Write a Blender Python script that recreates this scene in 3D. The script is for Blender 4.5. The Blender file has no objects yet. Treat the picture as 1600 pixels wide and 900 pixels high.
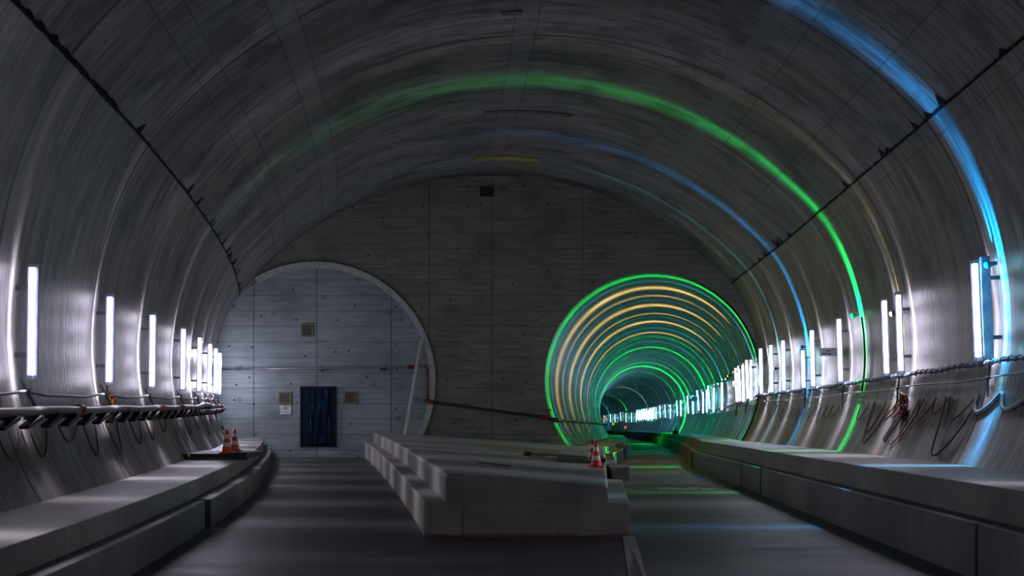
import bpy, math, random
from mathutils import Vector, Matrix
random.seed(11)
C = bpy.context.scene.collection
sc = bpy.context.scene
# ------------------------------------------------------------------ camera, world, exposure
F = 2376.0                      # focal length in pixels of a 1600 px wide frame
cam = bpy.data.cameras.new('camera'); co = bpy.data.objects.new('camera', cam); C.objects.link(co)
cam.sensor_width = 36; cam.lens = 36*F/1600; cam.shift_y = 180/1600
cam.clip_start = .05; cam.clip_end = 1000
co.location = (0, 0, 1.93); co.rotation_euler = (math.pi/2, 0, 0)
sc.camera = co
w = bpy.data.worlds.new('world'); sc.world = w; w.use_nodes = True
w.node_tree.nodes['Background'].inputs[0].default_value = (.4, .42, .5, 1)
w.node_tree.nodes['Background'].inputs[1].default_value = .004
sc.view_settings.view_transform = 'Standard'; sc.view_settings.look = 'None'
sc.view_settings.exposure = 0.04; sc.view_settings.gamma = 1; sc.view_settings.use_curve_mapping = False
TUBE_POWER = 7; SLIT = 1.0; SHEET = 230; BROAD = .06
# ------------------------------------------------------------------ geometry of the place
YB = 54.0                       # the end wall
def S(Y): return F/Y
def lerp(a, b, t): return a+(b-a)*t
def Lw(Y):                      # widest point of the left wall
    y = max(Y, 4); v = -6.5-.07*(y-20)-.0015*(y-20)**2
    return v
def ER(Y): return 4.91+.041*(Y-17) if Y <= YB else XC(Y)+1.43
def XC(Y):
    d = Y-YB
    return 5+.103*d-.00026*d*d if d > 0 else ER(Y)-1.5
def zr(Y): return -.0117*(Y-22) if Y <= YB else -.374-.0165*(Y-YB)
def CL(Y): return Lw(Y)+4.1
CZL = 2.84
def rise(Y): return .0117*(YB-Y)
def CZR(Y): return 2.75+rise(Y)
def TZ(Y): return 2.75+zr(Y)+.374
R2 = math.radians
TLJ, TRJ = R2(39.6), R2(42.6)
def left_pt(Y, t, off=0):       # t: angle above horizontal, off: distance into the room
    b = 4.1 if t < 0 else 4.63+1.57*rise(Y)
    return Vector((CL(Y)-(4.1-off)*math.cos(t), Y, CZL+(b-off)*math.sin(t)))
def right_pt(Y, t, off=0):
    a = 4.1-.2*min(1, max(0, (Y-42)/12))
    b = a if t < 0 else 5.07
    return Vector((ER(Y)-1.5+(a-off)*math.cos(t), Y, CZR(Y)+(b-off)*math.sin(t)))
def tube_pt(Y, t, off=0, r=3.84):
    return Vector((XC(Y)+(r-off)*math.cos(t), Y, TZ(Y)+(r-off)*math.sin(t)))
def left_z(Y, z, off=0):
    d = z-CZL; b = 4.1 if d < 0 else 4.63+1.57*rise(Y)
    return left_pt(Y, math.asin(max(-1, min(1, d/b))), off)
def right_z(Y, z, off=0):
    if Y > YB:
        return tube_pt(Y, math.asin(max(-1, min(1, (z-TZ(Y))/3.84))), off)
    d = z-CZR(Y); b = 4.1 if d < 0 else 5.07
    return right_pt(Y, math.asin(max(-1, min(1, d/b))), off)
# ------------------------------------------------------------------ materials
def nodes(m):
    m.use_nodes = True
    return m.node_tree, m.node_tree.nodes['Principled BSDF']
def simple(name, col, rough=.6, metal=0, spec=.5):
    m = bpy.data.materials.new(name); nt, b = nodes(m)
    b.inputs['Roughness'].default_value = rough; b.inputs['Metallic'].default_value = metal
    b.inputs['Specular IOR Level'].default_value = spec
    n = nt.nodes.new('ShaderNodeTexNoise'); n.inputs['Scale'].default_value = 9; n.inputs['Detail'].default_value = 4
    tc = nt.nodes.new('ShaderNodeTexCoord'); nt.links.new(tc.outputs['Object'], n.inputs['Vector'])
    r = nt.nodes.new('ShaderNodeValToRGB'); r.color_ramp.elements[0].position = .3; r.color_ramp.elements[1].position = .7
    r.color_ramp.elements[0].color = (*[c*.72 for c in col], 1); r.color_ramp.elements[1].color = (*[min(1, c*1.15) for c in col], 1)
    nt.links.new(n.outputs['Fac'], r.inputs['Fac']); nt.links.new(r.outputs['Color'], b.inputs['Base Color'])
    return m
def emis(name, col, strength):
    m = bpy.data.materials.new(name); nt, b = nodes(m)
    b.inputs['Base Color'].default_value = (*col, 1)
    b.inputs['Emission Color'].default_value = (*col, 1); b.inputs['Emission Strength'].default_value = strength
    return m
class NB:                       # small helper for node graphs
    def __init__(s, nt): s.nt = nt
    def n(s, t, **k):
        o = s.nt.nodes.new(t)
        for a, v in k.items():
            if a.startswith('i_'): o.inputs[a[2:].replace('_', ' ')].default_value = v
            else: setattr(o, a, v)
        return o
    def l(s, a, b): s.nt.links.new(a, b)
    def math(s, op, a, b=None, c=None):
        o = s.nt.nodes.new('ShaderNodeMath'); o.operation = op
        for i, v in enumerate((a, b, c)):
            if v is None: continue
            if isinstance(v, (int, float)): o.inputs[i].default_value = v
            else: s.l(v, o.inputs[i])
        return o.outputs[0]
    def ramp(s, fac, stops):
        r = s.nt.nodes.new('ShaderNodeValToRGB'); e = r.color_ramp.elements
        while len(e) < len(stops): e.new(.5)
        for k, (p, c) in enumerate(stops):
            e[k].position = p; e[k].color = (*c, 1) if len(c) == 3 else c
        s.l(fac, r.inputs['Fac']); return r.outputs['Color']
    def mixc(s, fac, a, b, mode='MIX'):
        o = s.nt.nodes.new('ShaderNodeMix'); o.data_type = 'RGBA'; o.blend_type = mode
        for i, v in ((0, fac), (6, a), (7, b)):
            if isinstance(v, (int, float)): o.inputs[i].default_value = v
            elif isinstance(v, tuple): o.inputs[i].default_value = (*v, 1)
            else: s.l(v, o.inputs[i])
        return o.outputs[2]
def lining(name, lo, hi, rough=.45, seams=(), streak=1.0, ring=6.0, bump=.35, stain=.7):
    """cast lining; UV = (metres along the arc, metres along the tunnel); streaks follow the arc"""
    m = bpy.data.materials.new(name); nt, b = nodes(m); g = NB(nt)
    uv = g.n('ShaderNodeUVMap'); sp = g.n('ShaderNodeSeparateXYZ'); g.l(uv.outputs[0], sp.inputs[0])
    u, v = sp.outputs[0], sp.outputs[1]
    def tex(su, sv, detail=5, off=0):
        cb = g.n('ShaderNodeCombineXYZ'); g.l(g.math('MULTIPLY', u, su), cb.inputs[0]); g.l(g.math('MULTIPLY', v, sv), cb.inputs[1]); cb.inputs[2].default_value = off
        t = g.n('ShaderNodeTexNoise', i_Scale=1.0, i_Detail=detail, i_Roughness=.62); g.l(cb.outputs[0], t.inputs['Vector']); return t.outputs['Fac']
    fine = tex(.8, 9); mid = tex(.3, 2.0, 4, 5); blot = tex(.6, .5, 6, 9); scr = tex(1.0, 7, 4, 17); gr = tex(9, 9, 3, 3)
    col = g.ramp(g.math('ADD', g.math('MULTIPLY', fine, .6), g.math('MULTIPLY', mid, .4)), [(.40, lo), (.60, hi)])
    col = g.mixc(stain, col, g.ramp(blot, [(.38, (.30, .28, .28)), (.50, (1, 1, 1)), (.62, (1.0, .86, .70))]), 'MULTIPLY')
    col = g.mixc(.85, col, g.ramp(scr, [(.32, (.15, .14, .15)), (.38, (1, 1, 1))]), 'MULTIPLY')
    if ring:                    # casting joints across the tunnel
        f = g.math('ABSOLUTE', g.math('SUBTRACT', g.math('FRACT', g.math('ADD', g.math('DIVIDE', v, ring), .37)), .5))
        ln = g.math('LESS_THAN', f, (.06 if ring > 3 else .03)/ring)
        col = g.mixc(g.math('MULTIPLY', ln, .85), col, (.015, .015, .018))
    for s, wd, tone in seams:
        f = g.math('LESS_THAN', g.math('ABSOLUTE', g.math('SUBTRACT', u, s)), wd)
        col = g.mixc(g.math('MULTIPLY', f, .55), col, tone)
    g.l(col, b.inputs['Base Color'])
    rr = g.math('ADD', g.math('MULTIPLY', fine, .3), rough-.15); g.l(rr, b.inputs['Roughness'])
    bp = g.n('ShaderNodeBump', i_Strength=bump, i_Distance=.02)
    g.l(g.math('ADD', g.math('MULTIPLY', fine, 1.0), g.math('MULTIPLY', gr, .15)), bp.inputs['Height'])
    g.l(bp.outputs[0], b.inputs['Normal'])
    return m
def boarded(name, lo, hi, board=.55, hole=True, tint=(1, 1, 1), joints=()):
    """board-marked concrete on a wall in the XZ plane, object coordinates"""
    m = bpy.data.materials.new(name); nt, b = nodes(m); g = NB(nt)
    tc = g.n('ShaderNodeTexCoord'); sp = g.n('ShaderNodeSeparateXYZ'); g.l(tc.outputs['Object'], sp.inputs[0])
    x, z = sp.outputs[0], sp.outputs[2]
    mp = g.n('ShaderNodeMapping'); mp.inputs['Scale'].default_value = (.5, 1, 5); g.l(tc.outputs['Object'], mp.inputs[0])
    n1 = g.n('ShaderNodeTexNoise', i_Scale=1.6, i_Detail=6.0, i_Roughness=.65); g.l(mp.outputs[0], n1.inputs['Vector'])
    n2 = g.n('ShaderNodeTexNoise', i_Scale=.55, i_Detail=5.0); g.l(tc.outputs['Object'], n2.inputs['Vector'])
    n3 = g.n('ShaderNodeTexNoise', i_Scale=14.0, i_Detail=3.0); g.l(tc.outputs['Object'], n3.inputs['Vector'])
    col = g.ramp(n1.outputs['Fac'], [(.3, lo), (.7, hi)])
    col = g.mixc(.7, col, g.ramp(n2.outputs['Fac'], [(.3, (.5, .5, .52)), (.6, (1, 1, 1))]), 'MULTIPLY')
    zz = g.math('ADD', g.math('DIVIDE', z, board), g.math('MULTIPLY', n3.outputs['Fac'], .03))
    ln = g.math('LESS_THAN', g.math('ABSOLUTE', g.math('SUBTRACT', g.math('FRACT', zz), .5)), .03)
    col = g.mixc(g.math('MULTIPLY', ln, .42), col, (.06, .065, .07))
    for j in joints:
        f = g.math('LESS_THAN', g.math('ABSOLUTE', g.math('SUBTRACT', x, j)), .022)
        col = g.mixc(g.math('MULTIPLY', f, .6), col, (.05, .055, .06))
    if hole:
        mh = g.n('ShaderNodeMapping'); mh.inputs['Scale'].default_value = (.75, 0, .95); g.l(tc.outputs['Object'], mh.inputs[0])
        cb = g.n('ShaderNodeCombineXYZ'); g.l(x, cb.inputs[0]); g.l(z, cb.inputs[1])
        vo = g.n('ShaderNodeTexVoronoi', voronoi_dimensions='2D', i_Scale=.85, i_Randomness=.8); g.l(cb.outputs[0], vo.inputs['Vector'])
        f = g.math('LESS_THAN', vo.outputs['Distance'], .036)
        col = g.mixc(g.math('MULTIPLY', f, .8), col, (.035, .035, .03))
        vo2 = g.n('ShaderNodeTexVoronoi', voronoi_dimensions='2D', i_Scale=.5, i_Randomness=1.0); g.l(cb.outputs[0], vo2.inputs['Vector'])
        f2 = g.math('LESS_THAN', vo2.outputs['Distance'], .05)
        col = g.mixc(g.math('MULTIPLY', f2, .45), col, (.16, .15, .05))
    g.l(col, b.inputs['Base Color']); b.inputs['Roughness'].default_value = .75
    bp = g.n('ShaderNodeBump', i_Strength=.4, i_Distance=.02); g.l(g.math('SUBTRACT', n1.outputs['Fac'], g.math('MULTIPLY', ln, .6)), bp.inputs['Height']); g.l(bp.outputs[0], b.inputs['Normal'])
    return m
def rough_concrete(name, lo, hi, rough=.6, joint=None, scale=(1, 1, 1), rust=False):
    m = bpy.data.materials.new(name); nt, b = nodes(m); g = NB(nt)
    tc = g.n('ShaderNodeTexCoord'); mp = g.n('ShaderNodeMapping'); mp.inputs['Scale'].default_value = scale; g.l(tc.outputs['Object'], mp.inputs[0])
    n1 = g.n('ShaderNodeTexNoise', i_Scale=1.4, i_Detail=8.0, i_Roughness=.65); g.l(mp.outputs[0], n1.inputs['Vector'])
    n2 = g.n('ShaderNodeTexNoise', i_Scale=.4, i_Detail=4.0); g.l(tc.outputs['Object'], n2.inputs['Vector'])
    n3 = g.n('ShaderNodeTexNoise', i_Scale=18.0, i_Detail=3.0); g.l(tc.outputs['Object'], n3.inputs['Vector'])
    col = g.ramp(n1.outputs['Fac'], [(.3, lo), (.7, hi)])
    col = g.mixc(.7, col, g.ramp(n2.outputs['Fac'], [(.35, (.5, .5, .52)), (.6, (1, 1, 1))]), 'MULTIPLY')
    sp = g.n('ShaderNodeSeparateXYZ'); g.l(tc.outputs['Object'], sp.inputs[0])
    if joint:
        f = g.math('LESS_THAN', g.math('ABSOLUTE', g.math('SUBTRACT', g.math('FRACT', g.math('DIVIDE', sp.outputs[1], joint)), .5)), .012/joint)
        col = g.mixc(g.math('MULTIPLY', f, .8), col, (.02, .02, .02))
    if rust:
        f = g.math('MULTIPLY', g.math('LESS_THAN', g.math('ADD', sp.outputs[2], g.math('MULTIPLY', n1.outputs['Fac'], .22)), .15), .6)
        col = g.mixc(f, col, (.16, .075, .02))
    g.l(col, b.inputs['Base Color'])
    g.l(g.math('ADD', g.math('MULTIPLY', n1.outputs['Fac'], .4), rough-.2), b.inputs['Roughness'])
    bp = g.n('ShaderNodeBump', i_Strength=.3, i_Distance=.015); g.l(g.math('ADD', n3.outputs['Fac'], n1.outputs['Fac']), bp.inputs['Height']); g.l(bp.outputs[0], b.inputs['Normal'])
    return m
M = {}
M['wall'] = lining('wall_lining', (.085, .08, .08), (.34, .32, .315), .42, seams=[(2.35, .012, (.04, .04, .05))])
M['crown'] = lining('crown_lining', (.08, .076, .078), (.28, .265, .275), .5, seams=[(.09, .0012, (.03, .03, .04)), (.12, .0012, (.03, .03, .04)), (.195, .0012, (.03, .03, .04)), (.225, .001, (.03, .03, .04)), (.49, .001, (.03, .03, .04)), (.52, .001, (.03, .03, .04)), (.505, .013, (.17, .175, .185)), (.21, .013, (.18, .185, .195)), (.79, .012, (.18, .185, .195)), (.83, .0012, (.03, .03, .04)), (.92, .0012, (.03, .03, .04))])
M['tunnel'] = lining('tunnel_lining', (.02, .022, .023), (.17, .175, .18), .30, ring=2.0, bump=.5, stain=.3)
M['bulk'] = boarded('bulkhead_concrete', (.19, .188, .15), (.37, .36, .295), joints=(-2.95, -.72, 2.5))
M['infill'] = boarded('infill_concrete', (.26, .32, .335), (.45, .525, .55), joints=(-9.2, -6.95, -4.3))
M['floor'] = rough_concrete('floor_concrete', (.035, .037, .04), (.105, .105, .105), .55, joint=4.0, scale=(.35, 1.2, 1))
M['bench'] = rough_concrete('walkway_concrete', (.15, .14, .12), (.27, .255, .225), .55, joint=6.0, scale=(.6, 1.4, 1))
M['block'] = rough_concrete('kerb_concrete', (.10, .10, .10), (.20, .198, .19), .6, scale=(.6, 3, .3))
M['plat'] = rough_concrete('platform_concrete', (.30, .29, .255), (.48, .465, .41), .6)
M['platlow'] = rough_concrete('platform_footing_concrete', (.34, .325, .275), (.54, .52, .44), .65, rust=True)
M['steel'] = simple('galvanised_steel', (.42, .44, .46), .4, .7)
M['ring'] = simple('grey_ring_steel', (.6, .62, .6), .55, .0)
M['dark'] = simple('dark_plastic', (.02, .022, .028), .5)
M['housing'] = simple('lamp_housing', (.10, .12, .17), .45)
M['black'] = simple('black_rubber', (.012, .013, .015), .6)
M['pipe'] = simple('grey_pipe', (.17, .15, .15), .4)
M['darkpipe'] = simple('dark_pipe', (.05, .045, .045), .45, .3)
M['red'] = simple('red_fitting', (.35, .03, .03), .5)
M['rope'] = simple('blue_black_cable', (.07, .09, .15), .45)
M['wire'] = simple('grey_wire', (.22, .24, .28), .5)
M['brown'] = simple('brown_cable', (.14, .06, .035), .6)
M['orange'] = simple('orange_hose', (.75, .22, .03), .5)
M['wood'] = simple('pale_timber', (.5, .48, .42), .7)
M['ochre'] = simple('ochre_timber', (.33, .2, .03), .7)
M['seal'] = simple('dark_joint_seal', (.008, .01, .016), .9, spec=.1)
M['white'] = simple('white_plate', (.75, .78, .85), .5)
M['ink'] = simple('black_print', (.02, .02, .03), .6)
M['conered'] = simple('cone_red', (.78, .045, .02), .45)
M['conewhite'] = simple('cone_white', (.78, .76, .72), .4)
M['foam'] = simple('yellow_foam', (.24, .235, .10), .9)
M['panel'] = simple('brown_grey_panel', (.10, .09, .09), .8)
M['sheet'] = simple('blue_black_sheeting', (.006, .012, .03), .6, spec=.2)
M['yellow'] = simple('yellow_strip', (.4, .33, .04), .6)
TUBES = {'blue': emis('tube_glow_blue_white', (.35, .75, 1.0), TUBE_POWER*.8), 'violet': emis('tube_glow_violet_white', (.86, .80, 1.0), TUBE_POWER),
         'cool': emis('tube_glow_cool_white', (.62, .88, 1.0), TUBE_POWER),
         'cyan': emis('tube_glow_cyan', (.25, .82, 1.0), TUBE_POWER),
         'far': emis('tube_glow_far', (.4, .9, 1.0), TUBE_POWER*.5)}
# ------------------------------------------------------------------ mesh helpers
class MB:
    def __init__(s): s.v = []; s.f = []; s.uv = None
    def box(s, x0, x1, y0, y1, z0, z1, mat=None, bev=0):
        cs = [(x0, y0, z0), (x1, y0, z0), (x1, y1, z0), (x0, y1, z0), (x0, y0, z1), (x1, y0, z1), (x1, y1, z1), (x0, y1, z1)]
        k = len(s.v)
        for c in cs: s.v.append(mat @ Vector(c) if mat else Vector(c))
        for f in ((0, 3, 2, 1), (4, 5, 6, 7), (0, 1, 5, 4), (1, 2, 6, 5), (2, 3, 7, 6), (3, 0, 4, 7)): s.f.append([k+i for i in f])
        return s
    def tube(s, pts, r, n=8, cap=True):
        pts = [Vector(p) for p in pts]; k0 = len(s.v); prev = None
        for i, p in enumerate(pts):
            d = (pts[min(i+1, len(pts)-1)]-pts[max(i-1, 0)]).normalized()
            up = Vector((0, 0, 1)) if abs(d.z) < .9 else Vector((1, 0, 0))
            if prev is None: a = d.cross(up).normalized()
            else: a = (prev-d*prev.dot(d)).normalized()
            prev = a; bb = d.cross(a)
            rr = r[i] if isinstance(r, (list, tuple)) else r
            for q in range(n):
                t = 2*math.pi*q/n; s.v.append(p+a*rr*math.cos(t)+bb*rr*math.sin(t))
        for i in range(len(pts)-1):
            for q in range(n):
                a0 = k0+i*n+q; a1 = k0+i*n+(q+1) % n
                s.f.append([a0, a1, a1+n, a0+n])
        if cap:
            s.f.append([k0+q for q in range(n)][::-1]); e = k0+(len(pts)-1)*n; s.f.append([e+q for q in range(n)])
        return s
    def lathe(s, prof, n=24, at=(0, 0, 0)):
        k0 = len(s.v); at = Vector(at)
        for r, z in prof:
            for q in range(n):
                t = 2*math.pi*q/n; s.v.append(at+Vector((r*math.cos(t), r*math.sin(t), z)))
        for i in range(len(prof)-1):
            for q in range(n):
                a0 = k0+i*n+q; a1 = k0+i*n+(q+1) % n; s.f.append([a0, a1, a1+n, a0+n])
        return s
    def grid(s, rows, closed=False):
        k0 = len(s.v); n = len(rows[0])
        for r in rows: s.v += [Vector(p) for p in r]
        for i in range(len(rows)-1):
            for q in range(n if closed else n-1):
                a0 = k0+i*n+q; a1 = k0+i*n+(q+1) % n; s.f.append([a0, a1, a1+n, a0+n])
        return s
    def prism(s, sections):     # closed loops joined along the tunnel, capped
        k0 = len(s.v); s.grid(sections, closed=True); n = len(sections[0])
        s.f.append([k0+q for q in range(n)][::-1]); e = k0+(len(sections)-1)*n; s.f.append([e+q for q in range(n)])
        return s
    def build(s, name, mat, parent=None, smooth=False, bevel=0, uv=None, origin=None):
        me = bpy.data.meshes.new(name)
        if origin is not None:
            o0 = Vector(origin); s.v = [v-o0 for v in s.v]
        me.from_pydata([tuple(v) for v in s.v], [], s.f); me.update()
        import bmesh
        if uv is None:
            bm = bmesh.new(); bm.from_mesh(me); bmesh.ops.recalc_face_normals(bm, faces=bm.faces); bm.to_mesh(me); bm.free()
        if uv:
            ul = me.uv_layers.new(name='UVMap')
            for lp in me.loops: ul.data[lp.index].uv = uv[lp.vertex_index]
        if smooth:
            for p in me.polygons: p.use_smooth = True
        me.materials.append(mat)
        o = bpy.data.objects.new(name, me); C.objects.link(o)
        if origin is not None: o.location = origin
        if parent: o.parent = parent
        if bevel:
            b = o.modifiers.new('bevel', 'BEVEL'); b.width = bevel; b.segments = 2; b.limit_method = 'ANGLE'
        return o
def tag(o, label, cat, group=None, kind=None):
    if label: o['label'] = label
    if cat: o['category'] = cat
    if group: o['group'] = group
    if kind: o['kind'] = kind
    return o
def thing(name, label, cat, loc=(0, 0, 0), group=None):
    o = bpy.data.objects.new(name, None); C.objects.link(o); o.location = loc; o.empty_display_size = .2
    return tag(o, label, cat, group)
def struct(o): o['kind'] = 'structure'; return o
def copy_tree(o, parent=None):
    c = o.copy(); C.objects.link(c); c.parent = parent
    for ch in list(o.children): copy_tree(ch, c)
    return c
def frange(a, b, st):
    n = max(1, int(round((b-a)/st))); return [a+(b-a)*i/n for i in range(n+1)]
def surf(name, mat, ys, fn, us, uvu):
    """surface over (Y, parameter) with UV = (uvu(Y, u), Y)"""
    m = MB(); m.grid([[fn(y, u) for u in us] for y in ys])
    uv = [(uvu(y, u), y) for y in ys for u in us]
    return m.build(name, mat, smooth=True, uv=uv)
# ------------------------------------------------------------------ vault of the junction cavern
VY = frange(-8, YB, 1.0)
ts = [lerp(R2(-40), TLJ, i/30) for i in range(31)]
struct(surf('wall_left', M['wall'], VY, lambda y, t: left_pt(y, t), ts, lambda y, t: 4.2*t-.55))
ts2 = [lerp(R2(-42), TRJ, i/30) for i in range(31)]
struct(surf('wall_right', M['wall'], VY, lambda y, t: right_pt(y, t), ts2, lambda y, t: 4.2*t-.5+0*y))
def crown_pt(Y, p, off=0):
    a = left_pt(Y, TLJ); b = right_pt(Y, TRJ); ch = b-a; half = ch.length/2; sg = .4625*half
    R = (half*half+sg*sg)/(2*sg); th = math.asin(half/R); mid = (a+b)/2
    ex = ch.normalized(); ez = Vector((-ex.z, 0, ex.x)); cc = mid-ez*(R-sg); t = lerp(-th, th, p)
    return cc+ex*(R-off)*math.sin(t)+ez*(R-off)*math.cos(t)
# crown UV: x is the fraction across; scaled inside the material through seams in the same unit
def crown_mesh():
    ps = [i/64 for i in range(65)]; m = MB(); m.grid([[crown_pt(y, p) for p in ps] for y in VY])
    return m.build('ceiling', M['crown'], smooth=True, uv=[(p, y) for y in VY for p in ps])
struct(crown_mesh())
# the crown's UV runs 0..1 over about 18 m, so its streak scale is raised in the material
for n in M['crown'].node_tree.nodes:
    if n.type == 'MATH' and n.operation == 'MULTIPLY' and n.inputs[0].is_linked and n.inputs[0].links[0].from_node.type == 'SEPXYZ' and n.inputs[0].links[0].from_socket.name == 'X':
        n.inputs[1].default_value *= 17
# ragged dark seal along each springing joint
def seal(name, fn, side):
    m = MB(); rows = []; rnd = random.Random(5+side)
    y = 12.0
    while y < YB-.05:
        a = .025+.04*rnd.random(); b = .02
        if rnd.random() < .10: a += .15+.25*rnd.random()
        k = .7+(1.0*rnd.random() if y < 22 and side == 0 else 0)
        rows.append([fn(y, -b*k, .012), fn(y, 0, .02), fn(y, a*k, .012)]); y += .09+.22*rnd.random()
    m.grid(rows); return m.build(name, M['seal'])
struct(seal('trim_left', lambda y, d, o: (left_pt(y, TLJ+d/4.3, o) if d < 0 else crown_pt(y, d/17, o)), 0))
struct(seal('trim_right', lambda y, d, o: (right_pt(y, TRJ+d/4.6, o) if d < 0 else crown_pt(y, 1-d/17, o)), 1))
# ------------------------------------------------------------------ end wall with the open bore and the closed-off bore
LCX, LCZ, LR = -6.98, 2.68, 4.12
def wall_with_holes(name, mat, y, rect, holes, thick):
    import bmesh
    bm = bmesh.new(); loops = []
    x0, x1, z0, z1 = rect
    def loop(pts):
        vs = [bm.verts.new((px, 0, pz)) for px, pz in pts]
        for i in range(len(vs)): bm.edges.new((vs[i], vs[(i+1) % len(vs)]))
    loop([(x0, z0), (x1, z0), (x1, z1), (x0, z1)])
    for cx, cz, r in holes: loop([(cx+r*math.cos(2*math.pi*i/96), cz+r*math.sin(2*math.pi*i/96)) for i in range(96)])
    bmesh.ops.triangle_fill(bm, edges=bm.edges[:], use_beauty=True)
    def inside(c): return any((c.x-cx)**2+(c.z-cz)**2 < (r*.98)**2 for cx, cz, r in holes)
    bad = [f for f in bm.faces if inside(f.calc_center_median()) and all(any(abs(math.hypot(v.co.x-cx, v.co.z-cz)-r) < .01 for cx, cz, r in holes) for v in f.verts)]
    bmesh.ops.delete(bm, geom=bad, context='FACES_ONLY')
    ret = bmesh.ops.extrude_face_region(bm, geom=bm.faces[:])
    for v in [e for e in ret['geom'] if isinstance(e, bmesh.types.BMVert)]: v.co.y += thick
    bmesh.ops.recalc_face_normals(bm, faces=bm.faces)
    me = bpy.data.meshes.new(name); bm.to_mesh(me); bm.free(); me.materials.append(mat)
    o = bpy.data.objects.new(name, me); o.location = (0, y, 0); C.objects.link(o); return o
struct(wall_with_holes('wall_back', M['bulk'], YB, (-13.2, 11, -1.2, 11.4), [(5.0, 2.75, 3.84), (LCX, LCZ, LR)], .3))
m = MB(); n = 96
m.v = [Vector((LCX, 0, LCZ))]+[Vector((LCX+(LR+.2)*math.cos(2*math.pi*i/n), 0, LCZ+(LR+.2)*math.sin(2*math.pi*i/n))) for i in range(n)]
m.f = [[0, 1+i, 1+(i+1) % n] for i in range(n)]
o = m.build('wall_niche', M['infill']); o.location = (0, YB+.16, 0); struct(o)
# ------------------------------------------------------------------ the bored tunnel beyond
TY = frange(YB, 110, 1)+frange(112, 400, 3)
tt = [lerp(R2(-38), R2(218), i/72) for i in range(73)]
struct(surf('wall_tunnel', M['tunnel'], TY, lambda y, t: tube_pt(y, t), tt, lambda y, t: 3.84*t))
m = MB(); m.tube([(XC(400), 400, TZ(400)), (XC(400), 401, TZ(400))], 4, 32); struct(m.build('wall_tunnel_end', M['tunnel'], uv=[(0, 0)]*64))
# ------------------------------------------------------------------ floors
YF = frange(-8, YB+.2, 1)
def IR(Y): return 1.7+.0594*(Y-22)                     # right side of the platform footing
m = MB(); m.grid([[(Lw(y)+1.2, y, 0), (IR(y) if y < 22 else IR(y)-.3, y, 0)] for y in YF])
struct(m.build('floor', M['floor']))
m = MB(); m.grid([[(IR(y)-.02 if y < YB else XC(y)-1.9, y, zr(y)), (ER(y)+.6, y, zr(y))] for y in YF[:-1]+TY])
struct(m.build('floor_right', M['floor']))
m = MB(); m.prism([[(IR(y)-.10, y, -.15), (IR(y)+.08, y, -.15), (IR(y)+.08, y, zr(y)+.012), (IR(y)-.10, y, .012)] for y in frange(8, 22, 1)])
tag(m.build('kerb_strip', M['plat']), 'pale concrete edge strip on the floor running to the platform\'s front right corner', 'kerb')
# ------------------------------------------------------------------ walkways
def walkway(name, label, secs_up, secs_low, joints=()):
    t = thing(name, label, 'walkway', secs_up[0][0])
    o = Vector(secs_up[0][0])
    a = MB().prism([[Vector(p)-o for p in s_] for s_ in secs_up]).build('upper_slab', M['bench'], t, bevel=.02)
    for s_ in secs_low: MB().prism([[Vector(p)-o for p in q] for q in s_]).build('kerb_block', M['block'], t, bevel=.02)
    return t
def prof(ys, xa, xb, z0, z1):
    return [[(xa(y), y, z0(y)), (xb(y), y, z0(y)), (xb(y), y, z1(y)), (xa(y), y, z1(y))] for y in ys]
lz = lambda h: (lambda y: h)
rz = lambda h: (lambda y: zr(y)+h)
lowl = []
for a, b in ((-6, 9.9), (10, 23.4), (23.75, 35.9), (36, YB-.02)):
    lowl.append(prof(frange(a, b, 2), lambda y: Lw(y)+1.1, lambda y: Lw(y)+2.03+(.06 if y > 23.6 and y < 36 else 0), lz(-.05), lz(.43)))
walkway('concrete_walkway', 'stepped concrete walkway with cones on it along the left wall', prof(frange(-6, YB-.02, 2), lambda y: Lw(y)+.3, lambda y: Lw(y)+1.77, lz(.1), lz(.71)), lowl)
lowr = []
for a, b in ((-6, 15.9), (16, 34.3), (34.6, 38.3), (38.6, YB)):
    lowr.append(prof(frange(a, b, 2), lambda y: ER(y), lambda y: ER(y)+.9, rz(-.1), rz(.6)))
lowr.append(prof([y for y in TY if y < 330], lambda y: XC(y)+1.43, lambda y: XC(y)+2.3, rz(-.1), rz(.6)))
walkway('concrete_walkway', 'long stepped concrete walkway along the right wall into the open tunnel', prof(frange(-6, YB, 2)+[y for y in TY if YB < y < 330], lambda y: (ER(y)+.3), lambda y: (ER(y)+1.75+.25), rz(.1), rz(.97)), lowr)
walkway('concrete_walkway', 'low dark concrete walkway on the left side of the open tunnel', prof([y for y in TY if y < 330], lambda y: XC(y)-3.05, lambda y: XC(y)-1.7, rz(-.2), rz(.73)), [prof([y for y in TY if y < 330], lambda y: XC(y)-1.9, lambda y: XC(y)-1.4, rz(-.2), rz(.49))])
# ------------------------------------------------------------------ central wedge platform
def PL(Y): u = (Y-22)/32; return -.95-3.98*(u*.88+.12*u*u)
def PR(Y): return 1.39+.0597*(Y-22)
def ztl(Y): return .91-.025*(Y-22)/32
def ztr(Y): return .735-.375*(Y-22)/32
def ztop(X, Y):
    t = (X-PL(Y))/(PR(Y)-PL(Y)); return lerp(ztl(Y), ztr(Y), max(0, min(1, t)))
pt = thing('concrete_platform', 'wedge-shaped raised concrete platform between the two track beds', 'platform', (0, 22, 0))
ys = frange(22.12, YB-.02, 2)
MB().prism([[(PL(y), y-22, .3), (PR(y), y-22, .1), (PR(y), y-22, ztr(y)-.05), (PR(y)-.05, y-22, ztr(y)), (lerp(PL(y), PR(y), .3), y-22, lerp(ztl(y), ztr(y), .22)), (PL(y)+.05, y-22, ztl(y)), (PL(y), y-22, ztl(y)-.04)] for y in ys]).build('upper_slab', M['plat'], pt, bevel=.02)
ys = frange(22, YB-.02, 2)
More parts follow.
